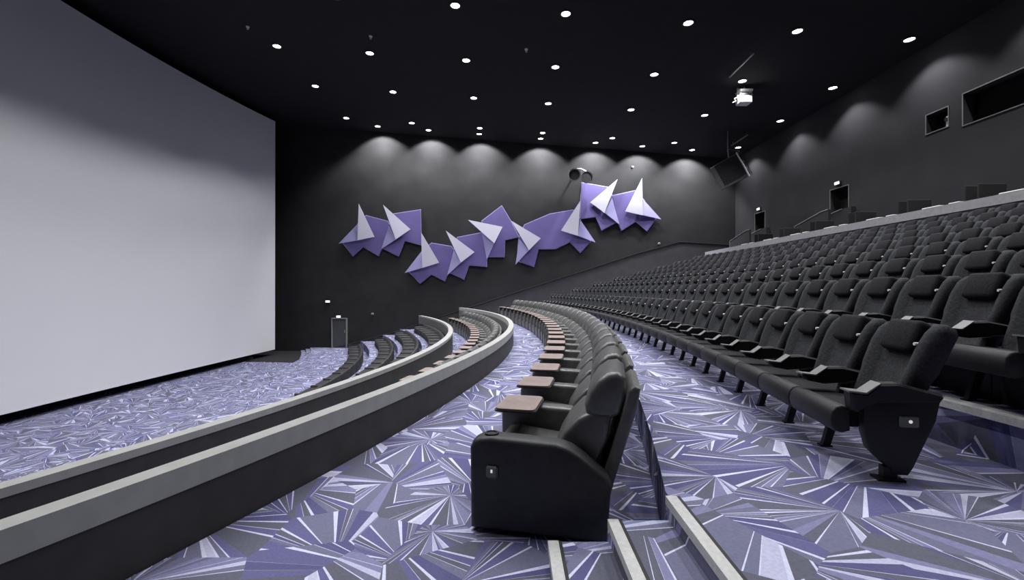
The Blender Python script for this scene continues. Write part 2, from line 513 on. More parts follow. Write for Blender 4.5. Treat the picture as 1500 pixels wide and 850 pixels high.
# grey rail wall above the top seat row
bm = bmesh.new(); add_box(bm, (X_RAIL, Y_NEAR, row_z(8) - 0.2), (X_RAIL + 0.15, 27.3, Z_RAIL - 0.24))
rw = tag(finish('wall_rear_rail', bm, 'parapet'), 'low grey rail wall behind the top row of fabric seats', 'wall', None, 'structure')
bm = bmesh.new(); add_box(bm, (X_RAIL - 0.02, Y_NEAR, Z_RAIL - 0.24), (X_RAIL + 0.17, 27.32, Z_RAIL)); finish('rail_cap', bm, 'rail_cap', rw)

# curved parapets: dark body, pale cap
def parapet(f, w, z0, z1, face, label, y0=Y_NEAR, y1=27.9):
    o = slab('parapet_wall', shift(f, -w + 0.01), shift(f, -0.01), z1 - face, z0, 'parapet', y0, y1, 80)
    tag(o, label, 'parapet', None, 'structure')
    slab('inner_lining', shift(f, -w - 0.012), shift(f, -w + 0.01), z1 - face, z1 - face - 0.42, 'lining', y0, y1, 80, parent=o)
    c = slab('parapet_cap', shift(f, -w), f, z1, z1 - face, 'cap', y0, y1 + 0.02, 80, parent=o)
    return o
parapet(par1, 0.15, 2.1, Z_PAR1, 0.155, 'curved parapet with broad pale cap before the recliner tier')
parapet(par2, 0.18, 1.5, Z_PAR2, 0.08, 'curved parapet with thin pale cap above the front lounge terraces')

# dado on the sculpture wall with its ledge
def on_wall(u, v, y=Y_FAR):
    return Vector(((u - 750) / FPX * y, y, ZC + (425 - v) / FPX * y))
dl = [(420, 527), (505, 506), (583, 485), (650, 462), (700, 446), (780, 420), (850, 398), (930, 372), (995, 354), (1060, 358), (1080, 359)]
YD = Y_FAR - 0.05
P = [on_wall(u, v, YD) for u, v in dl]
bm = bmesh.new()
add_prism(bm, [(p.x, p.z) for p in P] + [(P[-1].x, 3.0), (3.0, 1.0), (P[0].x, 0.0)], YD, Y_FAR)
dado = tag(finish('wall_dado', bm, 'dado'), 'sloping dado panel low on the sculpture wall', 'wall panel', None, 'structure')
bm = bmesh.new()
for a, b in zip(P[:-1], P[1:]):
    d = Vector((0, 0, 0.035))
    y0, y1 = YD - 0.05, Y_FAR
    vsx = [bm.verts.new(p) for p in ((a.x, y0, a.z - .03), (b.x, y0, b.z - .03), (b.x, y0, b.z + .03), (a.x, y0, a.z + .03), (a.x, y1, a.z - .03), (b.x, y1, b.z - .03), (b.x, y1, b.z + .03), (a.x, y1, a.z + .03))]
    for q in ((0, 1, 2, 3), (4, 5, 6, 7), (0, 1, 5, 4), (3, 2, 6, 7)): bm.faces.new([vsx[i] for i in q])
finish('ledge_trim', bm, 'trim', dado)

# door in the sculpture wall
p0, p1 = on_wall(488, 509), on_wall(508, 467)
door = empty('door_1', ((p0.x + p1.x) / 2, Y_FAR, Z_TA))
tag(door, 'dark grey side door under a small white exit light', 'door', None, 'structure')
inv = Matrix.Translation(-Vector(door.location))
bm = bmesh.new(); add_box(bm, (p0.x, Y_FAR - 0.06, Z_TA), (p1.x, Y_FAR - 0.01, p1.z)); finish('door_leaf', bm, mat('grey_door', (0.06, 0.062, 0.065), 0.6), door).matrix_parent_inverse = inv
bm = bmesh.new()
add_box(bm, (p0.x - .05, Y_FAR - 0.16, Z_TA), (p0.x, Y_FAR, p1.z + .05)); add_box(bm, (p1.x, Y_FAR - 0.16, Z_TA), (p1.x + .05, Y_FAR, p1.z + .05)); add_box(bm, (p0.x, Y_FAR - 0.16, p1.z), (p1.x, Y_FAR, p1.z + .05))
finish('door_frame', bm, 'outline', door).matrix_parent_inverse = inv
bm = bmesh.new(); add_box(bm, (p1.x - 0.12, Y_FAR - 0.11, Z_TA + 0.95), (p1.x - 0.08, Y_FAR - 0.06, Z_TA + 1.12)); finish('handle', bm, 'steel', door).matrix_parent_inverse = inv

# ------------------------------------------------------------------ the screen
def screen_x(y, t):
    top = -15.7 + (y - 14) ** 2 / 100.0
    bot = -14.5 + (y - 14) ** 2 / 450.0
    return bot + (top - bot) * t
Z_S0, Z_S1 = ZC - 3.55, ZC + 10.07
bm = bmesh.new()
G = []
for i in range(49):
    y = 1.5 + 25.0 * i / 48
    G.append([bm.verts.new((screen_x(y, j / 12), y, Z_S0 + (Z_S1 - Z_S0) * j / 12)) for j in range(13)])
back = []
for i in range(49):
    y = 1.5 + 25.0 * i / 48
    back.append([bm.verts.new((screen_x(y, j / 12) - 0.03, y, Z_S0 + (Z_S1 - Z_S0) * j / 12)) for j in range(13)])
for S in (G, back):
    for i in range(48):
        for j in range(12):
            bm.faces.new((S[i][j], S[i + 1][j], S[i + 1][j + 1], S[i][j + 1]))
rim = [(i, 0) for i in range(49)] + [(48, j) for j in range(1, 13)] + [(i, 12) for i in range(47, -1, -1)] + [(0, j) for j in range(11, 0, -1)]
for (a, b), (c, d) in zip(rim, rim[1:] + rim[:1]):
    bm.faces.new((G[a][b], G[c][d], back[c][d], back[a][b]))
scr = empty('cinema_screen', (-14.6, 14, Z_S0))
tag(scr, 'huge curved pale grey cinema screen along the front of the hall', 'screen')
inv = Matrix.Translation(-Vector(scr.location))
finish('screen_surface', bm, 'screen', scr, smooth=True, angle=40).matrix_parent_inverse = inv
# black skirting wall closing the space below and behind the screen
sw = lambda y: -16.4 + (y - 14.5) ** 2 / 50.0
o = slab('wall_stage', shift(sw, -0.1), sw, Z_S0 - 0.02, 0.0, 'wall_dark', Y_NEAR, 24.6, 50)
tag(o, 'black curved stage wall under and behind the screen', 'wall', None, 'structure')

# ------------------------------------------------------------------ ceiling downlights
def make_downlight():
    root = empty('ceiling_downlight')
    bm = bmesh.new(); add_ring(bm, (0, 0, -0.03), (0, 0, 1), 0.20, 0.15, 0.05, 24); finish('trim_ring', bm, 'trim', root)
    bm = bmesh.new(); add_cyl(bm, (0, 0, -0.012), (0, 0, 0.0), 0.152, 0.152, 20); finish('lens', bm, 'lens', root)
    return root
proto = make_downlight()
spot_d = bpy.data.lights.new('downlight_beam', 'SPOT')
spot_d.energy = LAMP_W
spot_d.spot_size = math.radians(CONE)
spot_d.spot_blend = 0.42
spot_d.shadow_soft_size = 0.10
spot_d.color = (0.965, 0.97, 1.0)
wash_d = spot_d.copy(); wash_d.energy = LAMP_W * 3.8; wash_d.spot_size = math.radians(112); wash_d.spot_blend = 0.38
rear_d = spot_d.copy(); rear_d.energy = LAMP_W * 0.36; rear_d.spot_size = math.radians(120); rear_d.spot_blend = 1.0
near_fill_d = spot_d.copy(); near_fill_d.energy = LAMP_W * 0.45  # dim fill beams added out of view to brighten the near floor
first_light = [True]
def place_light(x, y, label, group, beam=None):
    o = proto if first_light[0] else copy_tree(proto)
    first_light[0] = False
    o.location = (x, y, ceil_z(x) - 0.002)
    tag(o, label, 'ceiling light', group)
    s = bpy.data.objects.new('downlight_beam', beam or spot_d)
    link(s, o)
    s.location = (0, 0, -0.05)
    if beam is wash_d: s.rotation_euler = (math.radians(27), 0, 0)      # wall washers lean towards the wall
    return o
LX = [-9.75, -5.9, -1.9, 1.8, 5.9, 9.55, 13.3]
LY = [26.1, 22.0, 18.4, 14.85, 11.25, 7.65, 4.05]  # last row is the added fill nearest the camera
for j, y in enumerate(LY):
    for i, x in enumerate(LX):
        place_light(x, y, 'round ceiling downlight, %s from the screen, %s row out from the sculpture wall' % (ordinal(i + 1), ordinal(j + 1)), 'ceiling downlight grid', rear_d if i == 6 else near_fill_d if j == 6 else None)
for i, x in enumerate([-8.2, -5.1, -2.0, 1.75, 5.1, 7.96, 11.0]):
    place_light(x, 27.1, 'wall-washing downlight above the sculpture wall, %s from the screen' % ordinal(i + 1), 'wall washers over the sculpture', wash_d)

def sprinkler(u, v, label):
    k = (425 - v) / FPX + 0.075 * (u - 750) / FPX
    y = 9.4 / k
    x = (u - 750) / FPX * y
    root = empty('ceiling_sprinkler', (x, y, ceil_z(x)))
    tag(root, label, 'sprinkler')
    bm = bmesh.new(); add_cyl(bm, (0, 0, -0.05), (0, 0, 0.0), 0.05, 0.07, 12); finish('rose', bm, 'white_metal', root)
    bm = bmesh.new(); add_cyl(bm, (0, 0, -0.10), (0, 0, -0.05), 0.015, n=8); add_cyl(bm, (0, 0, -0.11), (0, 0, -0.10), 0.04, n=12); finish('deflector', bm, 'steel', root)
sprinkler(363, 39, 'tiny pale sprinkler on the black ceiling, closest to the top of the screen')
sprinkler(543, 53, 'tiny pale sprinkler on the black ceiling beside the second light column')
sprinkler(771, 72, 'tiny pale sprinkler on the black ceiling between the middle light columns')
sprinkler(1173, 187, 'small pale sprinkler on the ceiling over the doorway with the longer stair wall')
sprinkler(1328, 98, 'small pale sprinkler on the ceiling out from the small projection window')

# ------------------------------------------------------------------ purple wall sculpture
sculpt = empty('wall_sculpture', on_wall(740, 345))
tag(sculpt, 'long purple folded-paper wall sculpture with white pointed fins', 'wall art')
sinv = Matrix.Translation(-Vector(sculpt.location))
def z2(p): return (480 + p[0] / 5.0, 250 + p[1] / 5.0)
def z3(p): return (730 + p[0] / 5.312, 240 + p[1] / 5.312)
def plate(name, pts, ys, m, th=0.05):
    """a thin solid plate, each corner standing at its own distance off the wall"""
    bm = bmesh.new()
    ys = ys if isinstance(ys, (list, tuple)) else [ys] * len(pts)
    A = [bm.verts.new(on_wall(u, v, y)) for (u, v), y in zip(pts, ys)]
    B = [bm.verts.new(a.co + Vector((0, th, 0))) for a in A]
    bm.faces.new(A); bm.faces.new(B[::-1])
    n = len(A)
    for i in range(n):
        bm.faces.new((A[i], A[(i + 1) % n], B[(i + 1) % n], B[i]))
    bmesh.ops.recalc_face_normals(bm, faces=bm.faces[:])
    o = finish(name, bm, m, sculpt)
    o.matrix_parent_inverse = sinv
    return o
W = Y_FAR
PUR = [
    (z2, [(115, 535), (187, 628), (262, 560), (372, 625), (395, 575), (450, 400), (440, 372), (280, 330), (225, 385), (180, 470)]),
    (z2, [(395, 572), (450, 400), (470, 320), (680, 287), (685, 548), (565, 515), (520, 628), (410, 572)]),
    (z2, [(600, 745), (678, 828), (762, 760), (858, 810), (875, 765), (920, 580), (905, 556), (760, 532), (690, 592)]),
    (z2, [(875, 765), (922, 585), (950, 490), (1130, 455), (1165, 640), (1163, 705), (1035, 692), (1000, 797), (900, 750)]),
    (z2, [(1165, 640), (1130, 455), (1130, 370), (1275, 258), (1340, 368), (1400, 488), (1298, 510), (1295, 633), (1180, 631)]),
    (z3, [(160, 580), (205, 475), (400, 392), (580, 360), (640, 430), (620, 560), (555, 610), (445, 662), (315, 664), (280, 800), (165, 762), (150, 700)]),
    (z3, [(555, 607), (620, 555), (720, 603), (637, 692)]),
    (z3, [(640, 430), (642, 270), (650, 148), (735, 162), (860, 185), (890, 260), (935, 465), (915, 458), (803, 518), (757, 412)]),
    (z3, [(890, 248), (1065, 210), (1130, 280), (1225, 430), (1155, 525), (1068, 450), (960, 520), (936, 465)]),
]
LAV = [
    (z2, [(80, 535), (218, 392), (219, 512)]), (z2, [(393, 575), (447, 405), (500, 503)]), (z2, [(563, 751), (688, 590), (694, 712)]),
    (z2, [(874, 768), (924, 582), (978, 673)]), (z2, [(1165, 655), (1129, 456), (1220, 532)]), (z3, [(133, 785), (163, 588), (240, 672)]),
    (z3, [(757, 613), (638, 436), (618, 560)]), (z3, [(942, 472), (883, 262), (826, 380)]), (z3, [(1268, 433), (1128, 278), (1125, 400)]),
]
FIN = [
    (z2, [(227, 243), (341, 485), (218, 511)]), (z2, [(405, 250), (606, 430), (498, 504)]), (z2, [(684, 453), (816, 675), (693, 713)]),
    (z2, [(865, 440), (1076, 597), (975, 674)]), (z2, [(1028, 361), (1281, 412), (1220, 533)]), (z3, [(100, 443), (330, 580), (238, 673)]),
    (z3, [(640, 283), (488, 520), (619, 561)]), (z3, [(928, 120), (714, 300), (826, 382)]), (z3, [(1119, 112), (988, 370), (1126, 402)]),
]
for i, (f, pts) in enumerate(PUR):
    q = [f(p) for p in pts]
    plate('purple_panel', q, W - 0.14 - 0.012 * (i % 2), 'purple', 0.06)
    # pale cut edge round each panel, a hair larger and set back
    cx = sum(p[0] for p in q) / len(q); cy = sum(p[1] for p in q) / len(q)
    def grow(p):
        d = Vector((p[0] - cx, p[1] - cy)); L_ = d.length or 1
        return (p[0] + d.x / L_ * 0.8, p[1] + d.y / L_ * 0.8)
    plate('panel_edge', [grow(p) for p in q], W - 0.075, 'purple_edge', 0.03)
for f, pts in LAV:
    q = [f(p) for p in pts]
    plate('lavender_facet', q, [W - 0.17, W - 0.20, W - 0.30], 'lavender', 0.03)
for f, pts in FIN:
    q = [f(p) for p in pts]
    plate('white_fin', q, [W - 0.42, W - 0.26, W - 0.34], 'white_fin', 0.03)

# ------------------------------------------------------------------ small wall and ceiling fittings
def drum_lamp():
    c = on_wall(846, 256, 27.4)
    root = empty('drum_speaker_pair', c)
    tag(root, 'pair of round drum speakers on a bracket above the purple sculpture', 'speaker')
    bm = bmesh.new(); add_cyl(bm, (-0.05, 0.15, 0.05), (-0.05, 0.75, 0.25), 0.05, n=8); add_box(bm, (-0.3, 0.74, 0.05), (0.2, 0.79, 0.45)); finish('bracket', bm, 'steel', root)
    for dx, dz, m in ((-0.22, 0.02, 'speaker_dark'), (0.55, -0.12, 'speaker')):
        bm = bmesh.new(); add_cyl(bm, (dx, -0.2, dz - 0.08), (dx, 0.25, dz), 0.34, 0.30, 24)
        d = finish('drum', bm, m, root, True, 40)
        bm = bmesh.new(); add_ring(bm, (dx, -0.24, dz - 0.09), (0, 1, 0.18), 0.38, 0.32, 0.06, 24); finish('rim', bm, 'steel', d)
    bm = bmesh.new(); add_path(bm, [(-0.2, 0.1, 0.36), (0.2, 0.15, 0.42), (0.55, 0.1, 0.24)], 0.035); finish('yoke', bm, 'steel', root)
drum_lamp()

def corner_speaker():
    root = empty('corner_speaker', (12.05, 24.4, ZC + 6.55))
    tag(root, 'large tilted loudspeaker hanging in the corner between side and rear wall', 'speaker')
    mt = Matrix.Rotation(math.radians(-29), 4, 'Y') @ Matrix.Rotation(math.radians(-40), 4, 'Z')
    bm = bmesh.new(); add_rbox(bm, (-0.75, -0.6, -0.7), (0.75, 0.6, 0.7), 0.04, 1, mt); finish('cabinet', bm, 'speaker', root)
    bm = bmesh.new(); add_box(bm, (-0.50, -0.63, -0.52), (0.70, -0.595, 0.66), mt); finish('grille', bm, 'speaker_dark', root)
    bm = bmesh.new(); add_box(bm, (0.72, -0.66, -0.70), (0.78, -0.58, 0.74), mt); finish('bright_strip', bm, 'white_metal', root)
    bm = bmesh.new(); add_box(bm, (0.745, -0.52, -0.60), (0.77, -0.10, 0.56), mt); h = finish('horn_panel', bm, 'speaker_dark', root)
    for z in (0.15, -0.25):
        bm = bmesh.new(); add_cyl(bm, mt @ Vector((0.76, -0.30, z)), mt @ Vector((0.79, -0.30, z)), 0.09, n=14); finish('horn', bm, 'steel', h)
    top = ceil_z(12.05) - (ZC + 6.55)
    bm = bmesh.new()
    a = mt @ Vector((0.3, -0.5, 0.7)); b = mt @ Vector((0.7, 0.4, 0.7)); c = a + Vector((-0.05, 0, 0.45)); e = b + Vector((0.0, 0.0, 0.08))
    add_path(bm, [a, c, e, b], 0.035)
    add_path(bm, [c, Vector((c.x, c.y, ceil_z(12.05 + c.x) - (ZC + 6.55)))], 0.03)
    finish('hanging_bracket', bm, 'steel', root)
corner_speaker()

def ceiling_projector():
    x, y = 9.89, 18.9
    zb = ZC + 8.20
    root = empty('ceiling_spotlight', (x, y, zb))
    tag(root, 'white boxy spotlight hanging on a yoke from the black ceiling', 'spotlight')
    bm = bmesh.new(); add_rbox(bm, (-0.25, -0.2, -0.27), (0.25, 0.25, 0.12), 0.03); b = finish('housing', bm, 'white_metal', root)
    bm = bmesh.new(); add_box(bm, (-0.2, -0.21, 0.02), (0.2, -0.19, 0.10)); finish('slot', bm, 'speaker_dark', b)
    bm = bmesh.new(); add_rbox(bm, (-0.25, -0.2, 0.2), (0.28, 0.25, 0.30), 0.02); finish('visor', bm, 'white_metal', root)
    top = ceil_z(x) - zb
    bm = bmesh.new()
    add_box(bm, (-0.31, -0.03, -0.1), (-0.26, 0.03, 0.40)); add_box(bm, (0.28, -0.03, -0.1), (0.32, 0.03, 0.36)); add_box(bm, (-0.31, -0.03, 0.33), (0.32, 0.03, 0.37)); add_cyl(bm, (0, 0, 0.36), (0, 0, top), 0.03, n=8)
    finish('yoke', bm, 'steel', root)
    bm = bmesh.new(); add_path(bm, [(-0.31, 0, 0.0), (-0.42, 0, -0.05), (-0.36, 0, -0.15), (-0.5, 0, -0.22)], 0.02); finish('cable', bm, 'steel', root)
ceiling_projector()

def rod(u, v, y, label):
    p = Vector(((u - 750) / FPX * y, y, 0)); p.z = ceil_z(p.x)
    root = empty('ceiling_track', (p.x, p.y, p.z - 0.18))
    tag(root, label, 'ceiling track')
    bm = bmesh.new(); add_box(bm, (-0.03, -0.9, 0), (0.03, 0.9, 0.05)); finish('rail', bm, 'steel', root)
    bm = bmesh.new()
    for yy in (-0.7, 0.7): add_cyl(bm, (0, yy, 0.05), (0, yy, 0.178), 0.012, n=6)
    finish('hanger', bm, 'steel', root)
rod(1085, 97, 17.0, 'short metal track on the ceiling near the white spotlight')
rod(1083, 205, 24.6, 'short metal track on the ceiling above the corner loudspeaker')

def exit_light(loc, rz, label):
    root = empty('exit_light', loc, rz)
    tag(root, label, 'exit light')
    bm = bmesh.new(); add_rbox(bm, (-0.16, -0.02, -0.09), (0.16, 0.06, 0.11), 0.02); finish('housing', bm, 'trim', root)
    bm = bmesh.new(); add_rbox(bm, (-0.13, -0.05, -0.05), (0.13, -0.015, 0.06), 0.012); finish('lens', bm, 'signlight', root)
p = on_wall(497, 464); exit_light((p.x, Y_FAR - 0.10, p.z), 0, 'small white exit light above the grey side door')
p = on_wall(481, 442); exit_light((p.x, Y_FAR - 0.08, p.z), 0, 'small white emergency light high on the wall beside the side door')
for (y0, y1), lab in zip(DOORS, ('small white exit light over the rear doorway by the corner speaker', 'small white exit light over the rear doorway with the longer stair wall')):
    exit_light((X_BACK - 0.08, (y0 + y1) / 2, Z_DOOR1 + 0.2), -math.pi / 2, lab)
def sensor(u, v, label):
    p = on_wall(u, v)
    root = empty('wall_sensor', (p.x, Y_FAR - 0.04, p.z))
    tag(root, label, 'sensor')
    bm = bmesh.new(); add_rbox(bm, (-0.07, -0.05, -0.06), (0.07, 0.03, 0.06), 0.02); b = finish('housing', bm, 'cap', root)
    bm = bmesh.new(); add_cyl(bm, (0, -0.07, 0), (0, -0.05, 0), 0.03, n=10); finish('lens', bm, 'speaker_dark', b)
sensor(546, 460, 'small pale sensor on the wall between side door and sculpture')
sensor(965, 357, 'small pale sensor standing above the dado ledge')
sensor(926, 245, 'small sensor on the wall above the last two sculpture fins')

# ------------------------------------------------------------------ regular fabric seats (front is -x, row runs along y, origin at the foot)
PITCH = 0.62
def backrest_mesh():
    bm = bmesh.new()
    # centre line of the front face (x, z) and half width, bolster depth, thickness
    lv = [(0.10, 0.40, 0.235, 0.02, 0.10), (0.155, 0.50, 0.250, 0.045, 0.11), (0.215, 0.645, 0.256, 0.055, 0.12), (0.24, 0.70, 0.275, 0.060, 0.12), (0.31, 0.86, 0.280, 0.070, 0.12),
          (0.36, 0.955, 0.280, 0.066, 0.11), (0.385, 0.995, 0.268, 0.045, 0.075), (0.40, 1.012, 0.235, 0.02, 0.03)]
    rings = []
    for x, z, w, b, t in lv:
        ring = []
        for yy, dx in ((-1, 0.25), (-0.985, -0.55), (-0.90, -1.0), (-0.74, -0.95), (-0.60, -0.25), (-0.52, 0.0), (-0.2, 0.10), (0.2, 0.10), (0.52, 0.0), (0.60, -0.25), (0.74, -0.95), (0.90, -1.0), (0.985, -0.55), (1, 0.25)):
            ring.append(bm.verts.new((x + dx * b, yy * w, z)))
        for yy, tt in ((0.97, 0.8), (0.85, 1.0), (0.3, 1.08), (-0.3, 1.08), (-0.85, 1.0), (-0.97, 0.8)):
            ring.append(bm.verts.new((x + t * tt, yy * w, z - 0.02)))
        rings.append(ring)
    n = len(rings[0])
    for A, B in zip(rings[:-1], rings[1:]):
        for i in range(n):
            bm.faces.new((A[i], A[(i + 1) % n], B[(i + 1) % n], B[i]))
    bm.faces.new(rings[0][::-1]); bm.faces.new(rings[-1])
    return bm
def make_seat(end=False, underseat_shade=False):
    root = empty('theatre_chair')
    finish('backrest', backrest_mesh(), 'fabric', root, True, 55)
    bm = bmesh.new()
    mt = Matrix.Translation((0.335, 0, 0.915)) @ Matrix.Rotation(math.radians(22), 4, 'Y')
    add_rbox(bm, (-0.075, -0.155, -0.13), (0.03, 0.155, 0.105), 0.035, 2, mt)
    finish('headrest', bm, 'fabric_dark', root, True, 50)
    bm = bmesh.new()
    add_prism(bm, [(-0.20, 0.31), (-0.20, 0.445), (0.0, 0.44), (0.16, 0.42), (0.18, 0.36), (0.10, 0.32)], -0.257, 0.257, 0.02, 2)
    finish('seat_cushion', bm, 'fabric_dark', root, True, 50)
    bm = bmesh.new()
    add_prism(bm, [(-0.325, 0.375), (-0.318, 0.425), (-0.29, 0.458), (-0.255, 0.468), (-0.205, 0.455), (-0.203, 0.30), (-0.25, 0.285), (-0.295, 0.295), (-0.318, 0.33)], -0.303, 0.303, 0.014, 2)
    finish('front_roll', bm, 'vinyl', root, True, 50)
    bm = bmesh.new()
    add_prism(bm, [(-0.235, 0.575), (-0.14, 0.565), (-0.10, 0.60), (-0.06, 0.63), (0.05, 0.635), (0.28, 0.585), (0.30, 0.56), (0.28, 0.53), (-0.08, 0.50), (-0.19, 0.52), (-0.235, 0.555)], PITCH / 2 - 0.045, PITCH / 2 + 0.045, 0.012, 1)
    finish('armrest', bm, 'plastic', root)
    bm = bmesh.new()
    add_prism(bm, [(-0.247, 0.572), (-0.14, 0.562), (-0.06, 0.63), (-0.06, 0.637), (-0.145, 0.573), (-0.247, 0.583)], PITCH / 2 - 0.05, PITCH / 2 + 0.05)
    finish('cup_holder', bm, 'lip', root)
    bm = bmesh.new()
    add_prism(bm, [(-0.085, 0.0), (-0.03, 0.0), (0.12, 0.50), (0.05, 0.50)], PITCH / 2 - 0.022, PITCH / 2 + 0.022)
    add_box(bm, (-0.10, PITCH / 2 - 0.03, 0.0), (-0.015, PITCH / 2 + 0.03, 0.012))
    finish('leg', bm, 'plastic', root)
    bm = bmesh.new(); add_cyl(bm, (0.236, -0.202, 0.877), (0.30, -0.202, 0.877), 0.011, n=8); finish('seat_tag', bm, 'tag', root)
    if underseat_shade:
        bm = bmesh.new(); add_box(bm, (0.10, -0.305, 0.0), (0.16, 0.305, 0.37)); finish('underseat_shade_panel', bm, 'plastic', root)  # added black sheet stands in for the shade under the seat
    if end:
        y = -PITCH / 2
        bm = bmesh.new()
        add_prism(bm, [(-0.15, 0.52), (-0.15, 0.31), (-0.12, 0.20), (-0.02, 0.10), (0.0, 0.085), (0.02, 0.04), (0.11, 0.04), (0.14, 0.09), (0.27, 0.40), (0.295, 0.53), (0.0, 0.56)], y - 0.04, y + 0.03, 0.015, 2)
        pn = finish('end_panel', bm, 'plastic', root, True, 40)
        bm = bmesh.new(); add_box(bm, (-0.03, y - 0.03, 0.0), (0.05, y + 0.02, 0.09)); add_box(bm, (-0.07, y - 0.05, 0.0), (0.09, y + 0.04, 0.014)); finish('leg', bm, 'plastic', root)
        bm = bmesh.new(); add_rbox(bm, (0.05, y - 0.055, 0.355), (0.165, y - 0.035, 0.43), 0.008, 1); pl = finish('aisle_light', bm, 'socket', root)
        bm = bmesh.new(); add_cyl(bm, (0.11, y - 0.058, 0.395), (0.11, y - 0.05, 0.395), 0.011, n=10); finish('bulb', bm, 'glow', pl)
        bm = bmesh.new()
        add_prism(bm, [(-0.235, 0.575), (-0.14, 0.565), (-0.10, 0.60), (-0.06, 0.63), (0.05, 0.635), (0.29, 0.575), (0.31, 0.55), (0.29, 0.52), (-0.08, 0.50), (-0.19, 0.44), (-0.225, 0.46)], y - 0.05, y + 0.045, 0.014, 1)
        finish('armrest', bm, 'plastic', root)
        bm = bmesh.new()
        add_prism(bm, [(-0.247, 0.572), (-0.14, 0.562), (-0.06, 0.63), (-0.06, 0.637), (-0.145, 0.573), (-0.247, 0.583)], y - 0.055, y + 0.05)
        finish('cup_holder', bm, 'lip', root)
    return root
def drop_children(root, names):
    for ch in list(root.children):
        if ch.name.split('.')[0] in names:
            bpy.data.objects.remove(ch)
seat_plain = make_seat()
seat_end = make_seat(True)
seat_shaded = make_seat(False, True); seat_end_shaded = make_seat(True, True)
used = {id(q): False for q in (seat_plain, seat_end, seat_shaded, seat_end_shaded)}
seat_simple = copy_tree(seat_plain); drop_children(seat_simple, ('leg', 'seat_tag'))
used[id(seat_simple)] = False
def place(root, loc, rz, label, cat, group):
    o = root
    if used.get(id(root)):
        o = copy_tree(root)
    used[id(root)] = True
    o.location = loc; o.rotation_euler = (0, 0, rz)
    tag(o, label, cat, group)
    return o
def tangent(f, y):
    e = 1e-3
    return -math.atan((f(y + e) - f(y - e)) / (2 * e))
NSEAT = 0
for k in range(1, NROW + 1):
    f = row_feet(k)
    y = 3.22
    i = 0
    z = row_z(k)
    while y < 25.7:
        i += 1
        a = tangent(f, y)
        if i == 1:
            place(seat_end if k == 1 else seat_end_shaded, (f(y), y, z), a, 'black end seat with side panel and aisle light in the %s raked row' % ordinal(k), 'seat', 'aisle end seats')
            NSEAT += 1
        else:
            place(seat_plain if k == 1 else seat_shaded if k <= 4 else seat_simple, (f(y), y, z), a, 'charcoal fabric cinema seat, %s from the aisle end, in the %s raked row' % (ordinal(i), ordinal(k)), 'seat', 'fabric seats of raked row %s' % ordinal(k))
            NSEAT += 1
        y += PITCH * math.cos(a)
print('SEATS', NSEAT)

